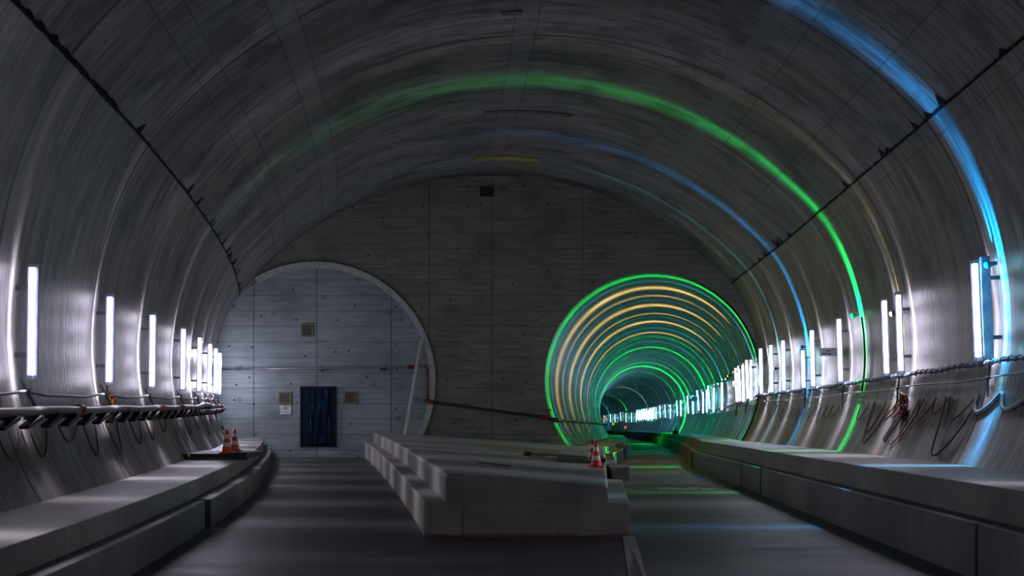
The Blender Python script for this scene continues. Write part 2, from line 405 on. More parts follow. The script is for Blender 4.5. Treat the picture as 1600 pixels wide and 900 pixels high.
MB().prism([[(PL(y)-.32, y-22, -.1), (IR(y), y-22, -.1-.0117*(y-22)), (IR(y), y-22, .49+zr(y)), (PL(y)-.32, y-22, .49+.08*(y-22)/32)] for y in ys]).build('footing', M['platlow'], pt, bevel=.025)
MB().box(-1.18, -.72, -.03, .03, .02, .47).build('corner_panel', M['platlow'], pt)
o = MB().box(2.06, 2.42, -.9, .9, 0, .27).build('concrete_block', M['bench'], bevel=.015)
o.location = (-.04, 31.6, .49+zr(31.6)-.01)
tag(o, 'small green-lit concrete block on the ledge right of the cones', 'block')
# ------------------------------------------------------------------ steel ring round the closed bore
m = MB(); secs = []
for i in range(73):
    t = lerp(R2(-29), R2(120), i/72); ct, st = math.cos(t), math.sin(t)
    secs.append([(LCX+r*ct, y, LCZ+r*st) for r, y in ((4.06, YB+.14), (4.06, YB-.14), (4.27, YB-.14), (4.27, YB-.004))])
m.prism(secs); tag(m.build('ring_beam', M['ring'], smooth=False), 'curved pale grey ring beam framing the walled-up tunnel mouth on the left', 'ring')
# ------------------------------------------------------------------ doorway with sheeting
XD0, XD1, ZD0, ZD1 = -7.5, -6.29, .38, 2.5
dn = thing('door_1', None, None, ((XD0+XD1)/2, YB+.1, ZD0)); dn['kind'] = 'structure'
hw = (XD1-XD0)/2; hh = ZD1-ZD0
MB().box(-hw, hw, -.01, .05, 0, hh).build('door_leaf', M['sheet'], dn)
MB().box(-hw-.03, -hw+.02, -.06, .05, 0, hh+.02).box(hw-.02, hw+.03, -.06, .05, 0, hh+.02).box(-hw, hw, -.06, .05, hh-.02, hh+.03).build('door_frame', M['sheet'], dn)
rows = []
for i in range(40):
    z = hh*(.03+.93*i/39); row = []
    for j in range(50):
        x = lerp(-hw*.62, hw*.75, j/49)*(1-.08*i/39)
        row.append((x, -.05-.012*math.sin(x*25+1.4*math.sin(z*2.1))-.006*math.sin(x*61+z*3), z))
    rows.append(row)
sh = bpy.data.materials.new('glossy_blue_sheeting'); nt, b = nodes(sh); b.inputs['Roughness'].default_value = .5; b.inputs['Specular IOR Level'].default_value = .2; b.inputs['Specular Tint'].default_value = (.3, .6, 1, 1)
g = NB(nt); tc = g.n('ShaderNodeTexCoord'); mp = g.n('ShaderNodeMapping'); mp.inputs['Scale'].default_value = (14, 1, 1.2); g.l(tc.outputs['Object'], mp.inputs[0])
nn = g.n('ShaderNodeTexNoise', i_Scale=1.5, i_Detail=4.0); g.l(mp.outputs[0], nn.inputs['Vector']); g.l(g.ramp(nn.outputs['Fac'], [(.56, (.004, .007, .018)), (.68, (.02, .10, .24)), (.8, (.10, .35, .6))]), b.inputs['Base Color'])
o = MB().grid(rows).build('plastic_sheet', sh, smooth=True); o.location = dn.location; s_ = o.modifiers.new('solid', 'SOLIDIFY'); s_.thickness = .004
tag(o, 'creased blue plastic sheet hanging in the dark doorway', 'plastic sheet')
# ------------------------------------------------------------------ wall panels
def wall_panel(px, py, wpx, hpx, y, label, fm, pm):
    s_ = S(y); x = (px-800)/s_; z = 1.93-(py-630)/s_; hw, hh = wpx/s_/2, hpx/s_/2
    t = thing('wall_box_cover', label, 'cover', (x, y, z), 'square covers on the end wall')
    MB().box(-hw-.06, hw+.06, -.03, .03, -hh-.05, -hh).box(-hw-.06, hw+.06, -.03, .03, hh, hh+.05).box(-hw-.06, -hw, -.03, .03, -hh, hh).box(hw, hw+.06, -.03, .03, -hh, hh).build('rim', fm, t)
    MB().box(-hw, hw, -.015, .03, -hh, hh).build('panel', pm, t)
wall_panel(480, 516, 14, 16, YB+.13, 'square brown cover high on the pale wall above the doorway', M['foam'], M['panel'])
wall_panel(445, 622, 15, 15, YB+.13, 'square yellow-rimmed cover directly above the white prohibition sign', M['foam'], M['panel'])
wall_panel(547, 621, 15, 15, YB+.13, 'square yellow-rimmed cover right of the dark doorway', M['foam'], M['panel'])
wall_panel(761, 299, 22, 16, YB-.03, 'dark square cover at the top of the end wall under the vault crown', M['bulk'], M['dark'])
# sign
s_ = S(YB); sx, sz = (445.5-800)/s_, 1.93-(640-630)/s_
t = thing('warning_sign', 'white sign with a red prohibition ring left of the doorway', 'sign', (sx, YB+.12, sz))
MB().box(-.2, .2, -.012, .012, -.17, .15).build('plate', M['white'], t, bevel=.004)
def annulus(r0, r1, y0, y1, cz):
    m = MB(); secs = []
    for i in range(33):
        a = 2*math.pi*i/32; secs.append([(r*math.cos(a), y, cz+r*math.sin(a)) for r, y in ((r0, y1), (r0, y0), (r1, y0), (r1, y1))])
    return m.grid(secs, closed=True)
annulus(.052, .075, -.018, -.012, .055).build('ring_mark', M['conered'], t)
m = MB(); m.box(-.018, .018, -.016, -.012, .02, .07); m.box(-.012, .012, -.016, -.012, .074, .095); m.build('figure_mark', M['ink'], t)
m = MB(); m.box(-.14, .12, -.015, -.012, -.075, -.065); m.box(-.14, .08, -.015, -.012, -.10, -.09); m.build('print_lines', simple('blue_print', (.2, .3, .6)), t)
# leaning board
a = Vector(((633-800)/S(53.3), 53.3, 0)); a.z = ztop(a.x, 53.3)+.01; b = Vector(((658.5-800)/S(53.75), 53.75, 1.93+98/S(53.75)))
d = (b-a); L = d.length; q = d.to_track_quat('Z', 'Y').to_matrix().to_4x4()
o = MB().box(-.09, .09, -.03, .03, 0, L, q).build('timber_board', M['wood'], bevel=.006); o.location = a
tag(o, 'long pale timber board leaning against the ring beam', 'board')
# ------------------------------------------------------------------ pipes on the end wall
def w_at(px, py, y): return Vector(((px-800)/S(y), y, 1.93-(py-630)/S(y)))
t = thing('wall_pipe', 'thin dark pipe crossing the pale wall above the doorway', 'pipe', (-7, YB, 3.1)); o0 = t.location
yp = YB-.02
pts = [w_at(342, 577, yp), w_at(500, 575.5, yp), w_at(640, 573, yp), w_at(663, 572, yp)]
MB().tube([p-o0 for p in pts], .036, 8).build('pipe_run', M['steel'], t, smooth=True)
MB().tube([p-o0 for p in (w_at(663, 572, yp-.16), w_at(668, 577, yp-.2), w_at(668, 600, yp-.2), w_at(668, 627, yp-.2))], .04, 8).build('down_pipe', M['red'], t, smooth=True)
for px in (372, 503, 598, 642):
    p = w_at(px, 575.5 if px < 600 else 573, yp)-o0; MB().box(p.x-.09, p.x+.09, -.04, .16, p.z-.08, p.z+.045).build('pipe_clamp', M['darkpipe'], t)
p = w_at(642, 573, yp)-o0; MB().tube([p-Vector((.12, 0, 0)), p+Vector((.18, 0, 0))], .055, 8).build('coupling', M['red'], t)
t = thing('wall_pipe', 'dark pipe sloping across the bare end wall towards the open tunnel', 'pipe', (-3, YB-.2, 2)); o0 = t.location
pts = [w_at(662, 626, YB-.25), w_at(760, 640, YB-.25), w_at(852, 652, YB-.25), w_at(872, 657, YB-.2)]
for y in frange(54.8, 200, 4): pts.append(tube_pt(y, math.pi+math.asin((TZ(y)-1.33-zr(y)-.35)/3.84), .12))
MB().tube([Vector(p)-o0 for p in pts], .05, 8).build('pipe_run', M['darkpipe'], t, smooth=True)
for px, py in ((672, 627.5), (850, 652), (868, 656)):
    p = w_at(px, py, YB-.25)-o0
    MB().tube([p-Vector((.09, 0, -.01)), p+Vector((.12, 0, -.02))], .085, 10).build('coupling', M['red'], t)
p = w_at(857, 648, YB-.25)-o0; MB().tube([p-Vector((0, 0, .12)), p+Vector((0, 0, .16))], .045, 8).tube([p+Vector((-.1, 0, .16)), p+Vector((.1, 0, .16))], .03, 6).build('valve', M['red'], t)
# ------------------------------------------------------------------ tube lamps
ORD = ['first', 'second', 'third', 'fourth', 'fifth', 'sixth', 'seventh', 'eighth', 'ninth', 'tenth', 'eleventh', 'twelfth', 'thirteenth', 'fourteenth', 'fifteenth', 'sixteenth', 'seventeenth', 'eighteenth', 'nineteenth', 'twentieth']
def ordinal(i):
    if i < 20: return ORD[i]
    tens = {2: 'twenty', 3: 'thirty', 4: 'forty', 5: 'fifty'}; a, b = divmod(i+1, 10)
    return tens[a]+('-'+ORD[b-1] if b else '-last')
def lamp_proto(sx, tint, flip=False, full=True):
    k = -1 if flip else 1
    t = thing('tube_lamp', 'x', 'lamp')
    MB().tube([(sx*.09, -.05*k, .03), (sx*.09, -.05*k, 1.47)], .044, 12).build('lamp_tube', TUBES[tint], t, smooth=True)
    y0, y1 = sorted((.005*k, .05*k))
    MB().box(*sorted((sx*.0, sx*.15)), y0, y1, -.03, 1.53).build('housing', M['housing'], t, bevel=.008)
    if full:
        for z in (0, 1.5): MB().box(*sorted((sx*.05, sx*.13)), *sorted((-.09*k, .01*k)), z-.03, z+.03).build('end_cap', M['housing'], t, bevel=.006)
        for z in (.3, 1.2): MB().box(*sorted((sx*-.14, sx*.01)), *sorted((.0*k, .04*k)), z-.03, z+.03).build('bracket', M['dark'], t)
    return t
protos = {}
TINT = {'violet': (.84, .80, 1.0), 'blue': (.08, .45, 1.0), 'cool': (.55, .82, 1.0), 'cyan': (.25, .75, 1.0), 'far': (.12, .75, 1.0)}
def sheet_light(tint, power, width, tilt, brd, radius=.09):
    key = ('sheet', tint, power, width, tilt, brd)
    if key in protos: return protos[key]
    ld = bpy.data.lights.new('tube_light', 'POINT'); ld.energy = power; ld.shadow_soft_size = radius; ld.color = TINT[tint]
    ld.use_nodes = True; nt = ld.node_tree; g = NB(nt); em = nt.nodes['Emission']
    tc = g.n('ShaderNodeTexCoord'); sp = g.n('ShaderNodeSeparateXYZ'); g.l(tc.outputs['Normal'], sp.inputs[0])
    wd = g.math('MULTIPLY', g.math('ADD', 1.0, g.math('MULTIPLY', g.math('MAXIMUM', g.math('MULTIPLY', sp.outputs[2], -1.0), 0.0), 1.2)), width)
    dy = g.math('DIVIDE', g.math('SUBTRACT', sp.outputs[1], tilt), wd)
    f = g.math('ADD', g.math('MULTIPLY', g.math('POWER', 2.718, g.math('MULTIPLY', g.math('MULTIPLY', dy, dy), -1.0)), 1-brd), brd)
    up = g.math('MAXIMUM', sp.outputs[2], 0.0)        # an upright tube sends little light along its own axis
    f = g.math('MULTIPLY', f, g.math('SUBTRACT', 1.0, g.math('MULTIPLY', g.math('MULTIPLY', up, up), .8)))
    g.l(f, em.inputs['Strength']); protos[key] = ld
    return ld
def place_lamp(side, tint, Y, zb, label, group, flip=False, length=1.5, full=True, prt=.12, pw=None, brd=BROAD):
    key = (side, tint, flip, full); sx = 1 if side == 'l' else -1
    if key not in protos: protos[key] = o = lamp_proto(sx, tint, flip, full)
    else:
        o = copy_tree(protos[key])
    wf = left_z if side == 'l' else right_z
    a = wf(Y, zb, prt); b = wf(Y, zb+1.5, prt); d = b-a
    o.location = a; o.rotation_euler = (0, math.atan2(d.x, d.z), 0); o.scale = (1, 1, length/1.5)
    o['label'] = label; o['group'] = group
    if pw is None: pw = SHEET
    zs = (.15, .55, .95, 1.35) if Y < 36 else (.35, 1.15) if Y < 56 else (.75,)
    if pw > 0:
        for z in zs:
            lo = bpy.data.objects.new('tube_light', sheet_light(tint, pw*.8/len(zs), .13 if Y < YB else .07 if Y < 84 else .10, -.10 if Y < YB else -.03, brd)); C.objects.link(lo)
            lo.parent = o; lo.location = (sx*.22, -.16, z); lo.rotation_euler = (0, -o.rotation_euler.y, 0)
    return o
left = [(19.75, 2.25, 0), (25.1, 2.24, 0), (30.0, 2.22, 0), (35.6, 2.22, 0), (40.3, 2.22, 0), (44.7, 2.22, 0), (48.4, 2.22, 0), (52.6, 2.22, 0)]
lb = ['at the frame\'s left edge', 'above the orange hose', 'third from the camera', 'fourth from the camera', 'fifth from the camera', 'sixth from the camera', 'seventh from the camera', 'beside the pale end wall']
for i, (y, z, fl) in enumerate(left):
    place_lamp('l', 'violet', y, z, 'white fluorescent tube lamp on the left wall, '+lb[i], 'tube lamps on the left wall', bool(fl), 1.45, brd=.4 if y > 43 else BROAD)
right = [('violet', 24.75, 0), ('cyan', 24.2, 1), ('violet', 30.6, 0), ('violet', 32.0, 0), ('violet', 37.5, 0), ('violet', 41.8, 0), ('cool', 43.4, 0), ('violet', 47.0, 0), ('cool', 49.6, 0), ('violet', 52.0, 0)]
rb = ['violet-white, left one of the nearest pair', 'bluish, right one of the nearest pair', 'right one of the second pair', 'left one of the second pair', 'right of the small hanging sign', 'left of the small hanging sign', 'bluish and half-length behind the sign\'s left lamp', 'seventh lamp position from the camera', 'eighth lamp position from the camera', 'last before the open tunnel mouth']
for i, (tn, y, fl) in enumerate(right):
    place_lamp('r', tn, y, 2.64-.0162*(y-24.6), 'fluorescent tube lamp on the right wall, '+rb[i], 'tube lamps on the right wall', bool(fl), (1.58 if i != 6 else 1.1), prt=.13 if i != 1 else .12)
for i, y in enumerate((14.4, 8.8, 3.0)):
    place_lamp('l', 'violet', y, 2.25, 'tube lamp on the left wall just outside the picture, '+ORD[i]+' towards the camera', 'tube lamps beside the camera', False, 1.45, brd=.16)
for i, y in enumerate((17.6, 11.0, 4.0)):
    place_lamp('r', 'violet', y, 2.78, 'tube lamp on the right wall just outside the picture, '+ORD[i]+' towards the camera', 'tube lamps beside the camera', False, 1.5, brd=.16)
rz_ = random.Random(3)
ty = [55.4, 58, 61, 64, 66.5, 80.5, 90, 96, 99, 104, 111, 119, 127, 139, 146, 158, 168, 178, 186]+[190+2.1*i for i in range(19)]+[238, 250, 262, 275, 285, 300, 318, 331]
for i, y in enumerate(ty):
    tn = 'violet' if y < 84 else 'blue' if y < 130 else 'far'
    place_lamp('r', tn, y, 2.09+zr(y)+.374+rz_.uniform(-.16, .22), 'tube lamp inside the open tunnel, '+ordinal(i)+' from its mouth', 'tube lamps inside the open tunnel', False, 1.5, full=False, pw=(SHEET*(.9, .4, .7)[i % 3] if y < 84 else SHEET*.9 if y < 188 else SHEET*.9 if i % 3 == 0 else 0), brd=.02 if y < 188 else .05)
# ------------------------------------------------------------------ small coloured lamps with a narrow slit optic
def slit_light(loc, col, power, width, tilt=0.0, side=None, radius=.05):
    """a lamp whose shade lets light out only in a thin sheet across the tunnel"""
    ld = bpy.data.lights.new('slit_light', 'POINT'); ld.energy = power*SLIT; ld.shadow_soft_size = radius; ld.color = col
    ld.use_nodes = True; nt = ld.node_tree; g = NB(nt); em = nt.nodes['Emission']
    tc = g.n('ShaderNodeTexCoord'); sp = g.n('ShaderNodeSeparateXYZ'); g.l(tc.outputs['Normal'], sp.inputs[0])
    dy = g.math('DIVIDE', g.math('SUBTRACT', sp.outputs[1], tilt), width)
    f = g.math('POWER', 2.718, g.math('MULTIPLY', g.math('MULTIPLY', dy, dy), -1.0))
    if side is not None:
        dt = g.math('ADD', g.math('MULTIPLY', sp.outputs[0], side[0]), g.math('MULTIPLY', sp.outputs[2], side[1]))
        f = g.math('MULTIPLY', f, g.math('SMOOTH_MIN', g.math('MAXIMUM', g.math('MULTIPLY', g.math('SUBTRACT', dt, side[2]), 3.0), 0.0), 1.0, .3))
    g.l(f, em.inputs['Strength'])
    return ld
def slit_lamp(name, label, cat, Y, t, col, power, width, tilt=0, side=None, group=None, off=.22, glow=25, fn=right_pt, spread=0):
    p = fn(Y, t, off); th = thing(name, label, cat, p, group)
    inward = (fn(Y, t, 1)-fn(Y, t, 0)).normalized(); q = inward.to_track_quat('Z', 'Y').to_matrix().to_4x4()
    m = MB(); m.lathe([(0, -.16), (.03, -.16), (.035, -.1), (.05, -.04), (.055, 0), (.0, 0)], 16); m.v = [q @ v for v in m.v]; m.build('lamp_body', M['dark'], th, smooth=False)
    m = MB(); m.lathe([(.048, .001), (.045, .02), (.03, .035), (0, .04)], 16); m.v = [q @ v for v in m.v]; m.build('lens', emis('lens_'+name, col, glow), th, smooth=True)
    for dy in ((-spread, 0, spread) if spread else (0,)):
        ld = slit_light(p, col, power/(3 if spread else 1), width, tilt, side); lo = bpy.data.objects.new('slit_light', ld); C.objects.link(lo); lo.parent = th; lo.location = inward*.13+Vector((0, dy, 0))
    return th
G, B_, GO, CY = (.0, 1, .06), (.0, .37, 1), (1, .62, .16), (.05, .8, 1)
slit_lamp('signal_lamp', 'green signal lamp high on the right wall beside the small hanging sign', 'lamp', 35.6, math.asin((4.02-CZR(35.6))/5.07), (0, 1, .14), 3300, .085, side=(1, .1, -1.0), glow=14, spread=.15, group='coloured lamps on the right wall')
slit_lamp('signal_lamp', 'blue signal lamp on the right wall near the closest tube pair', 'lamp', 24.0, R2(12), B_, 2800, .085, side=(1, 0, -.88), glow=4, spread=.2, group='coloured lamps on the right wall')
slit_lamp('signal_lamp', 'blue signal lamp on the right wall left of the hanging sign', 'lamp', 43.9, R2(8), B_, 2200, .07, side=(1, 0, -.93), glow=4, spread=.15, group='coloured lamps on the right wall')
slit_lamp('signal_lamp', 'small yellow signal lamp beside the second tube pair', 'lamp', 31.4, R2(9), (1, .85, .2), 190, .06, glow=5, group='coloured lamps on the right wall')
slit_lamp('signal_lamp', 'cyan signal lamp on the right wall before the tunnel mouth', 'lamp', 49.3, R2(3), CY, 700, .04, glow=5, group='coloured lamps on the right wall')
GS = (-.9, .45, .64)
TL = [(55.3, 8, G, 14000, .08, None), (57.2, 12, CY, 2500, .06, None), (60, 13, GO, 19000, .12, GS), (63.6, 13, GO, 8000, .08, GS), (68.5, 13, GO, 20000, .13, GS), (73.5, 13, GO, 10000, .07, GS), (79, 13, GO, 22000, .13, GS),
      (66, 12, CY, 1500, .04, None), (76, 12, CY, 1500, .05, None), (84, 12, CY, 3500, .08, None), (97, 12, CY, 3500, .08, None), (88, 13, GO, 19000, .10, (-.9, .45, .68)), (92, 12, G, 13000, .04, None), (104, 12, G, 36000, .08, (-.6, .8, .0)), (111, 12, CY, 3500, .07, None), (122, 12, CY, 3500, .07, None), (128, 10, G, 30000, .07, (-.6, .8, .1)), (136, 10, G, 80000, .11, None), (149, 10, G, 16000, .06, None), (160, 10, CY, 3000, .06, None), (176, 10, CY, 3500, .06, None), (205, 10, (.6, .9, .8), 14000, .06, (-.5, .8, .3)), (250, 10, G, 14000, .07, None), (290, 10, CY, 3500, .15, None)]
cn = {G: 'green', CY: 'cyan', GO: 'golden', (.6, .9, .8): 'pale green'}; cnt = {}
for y, t, c, p, wd, sd in TL:
    k = cn[c]; cnt[k] = cnt.get(k, 0)+1
    slit_lamp('signal_lamp', k+' signal lamp inside the open tunnel, '+ORD[cnt[k]-1]+' '+k+' one from its mouth', 'lamp', y, R2(t), c, p, wd, 0, sd, 'coloured lamps inside the open tunnel', glow=2, fn=tube_pt)
# ------------------------------------------------------------------ left wall services
yy = frange(7, 52.8, .8)
t = thing('wall_pipe', 'long grey pipe on brackets running along the left wall at hand height', 'pipe', left_z(20, 1.77, .25)); o0 = t.location.copy()
MB().tube([left_z(y, 1.77+.012*math.sin(y*1.3)-(.12 if y > 39 and y < 44 else 0)*math.sin((y-39)/5*math.pi)*-.6, .22)-o0 for y in yy], .062, 10).build('pipe_run', M['pipe'], t, smooth=True)
k = 0; y = 8.0
while y < 52:
    p = left_z(y, 1.70, .2)-o0
    mt = Matrix.Translation(p) @ Matrix.Rotation(R2(12), 4, 'X')
    MB().box(-.04, .08, -.30, .30, -.09, -.045, mt).box(-.14, .04, .2, .26, -.08, .03, mt).build('bracket', M['black'], t); y += 1.12
for y in (22.2, 30.5, 34.0, 47, 50):
    p = left_z(y, 1.77, .22)-o0; MB().tube([p-Vector((0, .07, 0)), p+Vector((0, .07, 0))], .09, 10).build('coupling', M['red'], t)
t = thing('catenary_wire', 'thin pale wire looping between hooks above the grey pipe on the left wall', 'cable', left_z(20, 2.05, .1)); o0 = t.location.copy()
hooks = [8, 14] + [a[0] for a in left]
pts = []
for a, b in zip(hooks, hooks[1:]):
    for i in range(10):
        u = i/10; y = lerp(a, b, u); pts.append(left_z(y, 2.06-.05*4*u*(1-u)+.008*math.sin(y*9), .10)-o0)
MB().tube(pts, .022, 6).build('wire_run', M['wire'], t, smooth=True)
for y in hooks:
    MB().tube([left_z(y, 2.22, .06)-o0, left_z(y, 2.05, .11)-o0, left_z(y+.15, 1.8, .16)-o0], .022, 6).tube([left_z(y, 2.09, .03)-o0, left_z(y, 2.07, .16)-o0], .035, 6).build('hook', M['dark'], t)
def loop_cable(fn, y0, y1, z0, z1, dep, r, mat, label, group, lean=0, name='hanging_cable'):
    pts = []
    for i in range(19):
        u = i/18; y = lerp(y0, y1, u)+lean*math.sin(math.pi*u); z = lerp(z0, z1, u)-dep*(1-(2*u-1)**2)
        pts.append(fn(y, z, .035))
    o0 = pts[0]; return tag(MB().tube([p-o0 for p in pts], r, 6).build(name, mat, smooth=True, origin=None), label, 'cable', group), o0
y = 16.5
for i in range(14):
    y0 = y; y1 = y+.9+.5*random.random(); dep = .22+.35*random.random()
    o, p = loop_cable(left_z, y0, y1, 1.62, 1.62, dep, .014, M['brown'], 'brown cable loop hanging below the left wall pipe, '+ORD[i]+' from the camera', 'cable loops under the left pipe', lean=-.3); o.location = p
    y += 1.15+.12*i+.5*random.random()
# orange hose under the second lamp
y = 25.35; pts = [left_z(y, 2.24, .12), left_z(y+.02, 2.1, .1)]
for i in range(25):
    a = 2*math.pi*i/12; pts.append(left_z(y+.06+.28*math.sin(a)+.01*i, 2.0+.11*math.cos(a)-.006*i, .10+.002*i))
pts += [left_z(y, 1.86, .1), left_z(y-.02, 1.72, .12)]
o0 = pts[0]; o = MB().tube([p-o0 for p in pts], .02, 6).build('orange_cord', M['orange'], smooth=True); o.location = o0
tag(o, 'coiled orange cord hanging under the second left wall lamp', 'cord')
# two thin rods leaning at the left wall
for i, (y, lab) in enumerate(((33.0, 'thin white rod leaning on the left wall beside the black plate, nearer one'), (34.6, 'thin white rod leaning on the left wall beside the black plate, farther one'))):
    a = left_z(y-.3, .72, .12); b = left_z(y+.2, 1.55, .05)
    o = MB().tube([Vector((0, 0, 0)), b-a], .018, 6).build('rod', M['white']); o.location = a; tag(o, lab, 'rod', 'rods leaning on the left wall')
# drain cover
o = MB().lathe([(0, .02), (.10, .02), (.13, 0), (.13, -.01)], 20).build('drain_cover', M['black']); o.location = ((110-800)/S(21), 21, .715)
tag(o, 'small round black drain cover on the left walkway', 'drain cover')
# wall anchor holes
for i, (y, z) in enumerate(((49.5, 1.55), (50.8, 1.1))):
    p = left_z(y, z, .01); o = MB().lathe([(0, .03), (.07, .03), (.09, 0)], 12).build('anchor_plate', M['black']); o.rotation_euler = (0, R2(65), 0); o.location = p
    tag(o, ('upper' if i == 0 else 'lower')+' small black anchor plate low on the left wall near the end wall', 'anchor plate')
# ------------------------------------------------------------------ right wall services
def zrope(y): return 2.60-.0145*(y-22.5)-(.0025*(y-54) if y > 54 else 0)
t = thing('cable_bundle', 'twisted dark blue cable bundle strung along the right wall', 'cable', right_z(20, 2.6, .1)); o0 = t.location.copy()
yr = [a for a in frange(13, 54, .5)]+frange(55, 120, 2)
MB().tube([right_z(y, zrope(y)+.012*math.sin(y*2.2), .11)-o0 for y in yr], .034, 8).build('core_cable', M['rope'], t, smooth=True)
pts = []
for y in frange(13, 54, .06):
    p = right_z(y, zrope(y)+.012*math.sin(y*2.2), .11); a = y*2*math.pi/.42
    pts.append(p+Vector((.034*math.cos(a), 0, .04*math.sin(a)))-o0)
MB().tube(pts, .018, 5).build('wrap_cable', simple('blue_grey_cable', (.22, .32, .52), .4), t, smooth=True)
t = thing('catenary_wire', 'thin grey wire on hooks below the twisted bundle on the right wall', 'cable', right_z(20, 2.35, .1)); o0 = t.location.copy()
MB().tube([right_z(y, zrope(y)-.25+.02*math.sin(y*.9), .09)-o0 for y in yr], .014, 6).build('wire_run', M['wire'], t, smooth=True)
for y in (18, 24.4, 31.2, 37.6, 43.6, 49.4, 53.5, 60, 68):
    MB().tube([right_z(y, zrope(y)+.06, .10)-o0, right_z(y, zrope(y)-.3, .10)-o0, right_z(y-.05, zrope(y)-.55, .05)-o0], .02, 6).tube([right_z(y-.1, zrope(y)-.25, .1)-o0, right_z(y+.1, zrope(y)-.25, .1)-o0], .03, 6).build('hook', M['dark'], t)
spec = [(22.0, 23.6, .28, .035, 'wire'), (23.7, 25.1, .30, .035, 'wire'), (24.9, 27.2, 1.05, .016, 'brown'), (25.1, 26.9, .42, .014, 'brown'), (26.9, 28.0, .3, .014, 'brown'), (27.9, 29.2, .42, .016, 'brown'), (28.9, 30.2, .75, .018, 'brown'), (29.3, 30.6, .9, .014, 'brown'), (30.4, 31.3, .35, .018, 'brown'), (31.2, 32.4, .32, .016, 'brown'), (31.9, 33.6, .9, .016, 'brown'), (32.4, 33.7, .7, .016, 'brown'), (34.2, 35.2, .4, .012, 'darkpipe')]
for y in [37+.95*i for i in range(14)]: spec.append((y, y+.7+.5*random.random(), .2+.3*random.random(), .008, 'darkpipe'))
for i, (a, b, dp, r, mt) in enumerate(spec):
    z = zrope(a)-.5
    lab = ('thick grey' if mt == 'wire' else 'brown' if mt == 'brown' else 'dark')+' cable loop hanging on the right wall, '+ordinal(i)+' from the camera'
    o, p = loop_cable(right_z, a, b, z, z-.02, dp, r, M[mt], lab, 'cable loops on the right wall', lean=.35); o.location = p
# tangled red-brown cable coil
t0 = right_z(30.2, 1.88, .12); pts = []
for i in range(120):
    a = i*.55; rr = .10+.07*math.sin(i*.37); pts.append(Vector((.05*math.sin(i*.9), rr*math.sin(a)*2.0, -.05+.28*math.cos(a*.83)*(.5+.5*math.sin(i*.21)))))
o = MB().tube(pts, .02, 5).build('cable_coil', simple('dark_red_cable', (.12, .018, .015), .6), smooth=True); o.location = t0
tag(o, 'tangled dark red coil of cable hanging on the right wall', 'cable coil')
a = right_z(30.3, 1.75, .05); b = right_z(31.0, 1.15, .05)
q = (b-a).to_track_quat('Z', 'X').to_matrix().to_4x4(); o = MB().box(-.05, .05, -.02, .02, 0, (b-a).length, q).build('flat_conduit', M['housing']); o.location = a
tag(o, 'short blue-grey flat conduit hanging below the red cable coil', 'conduit')
# thin conduit at the green lamp
t0 = right_z(35.3, 3.9, .08); o = MB().tube([right_z(35.3, z, .07)-t0 for z in (3.95, 3.5, 3.1, 2.8, 2.5, 2.2)], .025, 6).build('conduit', M['darkpipe'], smooth=True); o.location = t0
tag(o, 'dark conduit dropping from the green signal lamp to the cable bundle', 'conduit')
# hanging signs
def small_sign(Y, z, px0, px1, h, label):
    x0, x1 = (px0-800)/S(Y), (px1-800)/S(Y); wd = (x1-x0)/2
    t = thing('hanging_sign', label, 'sign', ((x0+x1)/2, Y, z), 'small white signs on the right wall')
    MB().box(-wd, wd, -.015, .015, -h/2, h/2).build('plate', M['white'], t, bevel=.004)
    MB().box(-wd*.35, wd*.1, -.02, -.015, h*.08, h*.2).box(-wd*.75, -wd*.35, -.02, -.015, -h*.28, -h*.14).box(-wd*.25, wd*.15, -.02, -.015, -h*.28, -h*.14).build('print_lines', M['ink'], t)
    MB().box(wd*.8, wd*.84, -.03, .03, -h/2-.02, h/2+.02).box(wd, wd+.25, -.01, .01, -.02, .02).build('bracket', M['steel'], t)
small_sign(39.2, 3.25, 1281, 1311, .21, 'small white two-line sign jutting from the right wall between two tube lamps')
small_sign(64, 2.75, 1144, 1159, .25, 'tiny white sign among the tube lamps just inside the open tunnel')
small_sign(96, 2.2, 1080, 1090, .3, 'tiny bluish sign on the right deeper inside the open tunnel')
# ------------------------------------------------------------------ traffic cones
def cone_proto():
    t = thing('traffic_cone', 'x', 'cone')
    MB().box(-.15, .15, -.15, .15, 0, .03).build('base', M['conered'], t, bevel=.008)
    def rr(z): return lerp(.115, .025, (z-.03)/.47)
    bands = [(.03, .14, 'conered'), (.14, .23, 'conewhite'), (.23, .32, 'conered'), (.32, .40, 'conewhite'), (.40, .50, 'conered')]
    for a, b, mt in bands:
        prof_ = [(rr(a), a), (rr(b), b)]
        if b == .50: prof_.append((0, .50))
        MB().lathe(prof_, 24).build('cone_band' if mt == 'conered' else 'reflective_band', M[mt], t, smooth=True)
    return t
cp = cone_proto(); first = True
for x, y, z, lab in ((-6.20, 33.1, .845, 'red and white traffic cone on the black plate, nearer one of the left walkway'), (-6.33, 34.7, .845, 'red and white traffic cone on the black plate, farther one of the left walkway'),
                     (1.68, 30.4, None, 'red and white traffic cone at the platform\'s right edge, front one of two'), (1.76, 33.2, None, 'red and white traffic cone at the platform\'s right edge, half hidden behind the front one')):
    o = cp if first else copy_tree(cp); first = False
    o.location = (x, y, z if z is not None else ztop(x, y)+.002); o['label'] = lab; o['group'] = 'traffic cones'
# black plate under the left cones
t = thing('steel_plate', 'thick black steel plate on the left walkway under two cones', 'plate', (-6.5, 34, .71))
MB().box(-.62, .76, -1.2, 1.2, .02, .13).build('plate_body', M['black'], t, bevel=.01)
MB().box(-.64, .80, -1.26, -1.2, .0, .05).build('edge_lip', M['darkpipe'], t)
MB().box(.5, .78, -1.28, -.9, .02, .16).build('corner_block', M['black'], t, bevel=.01)
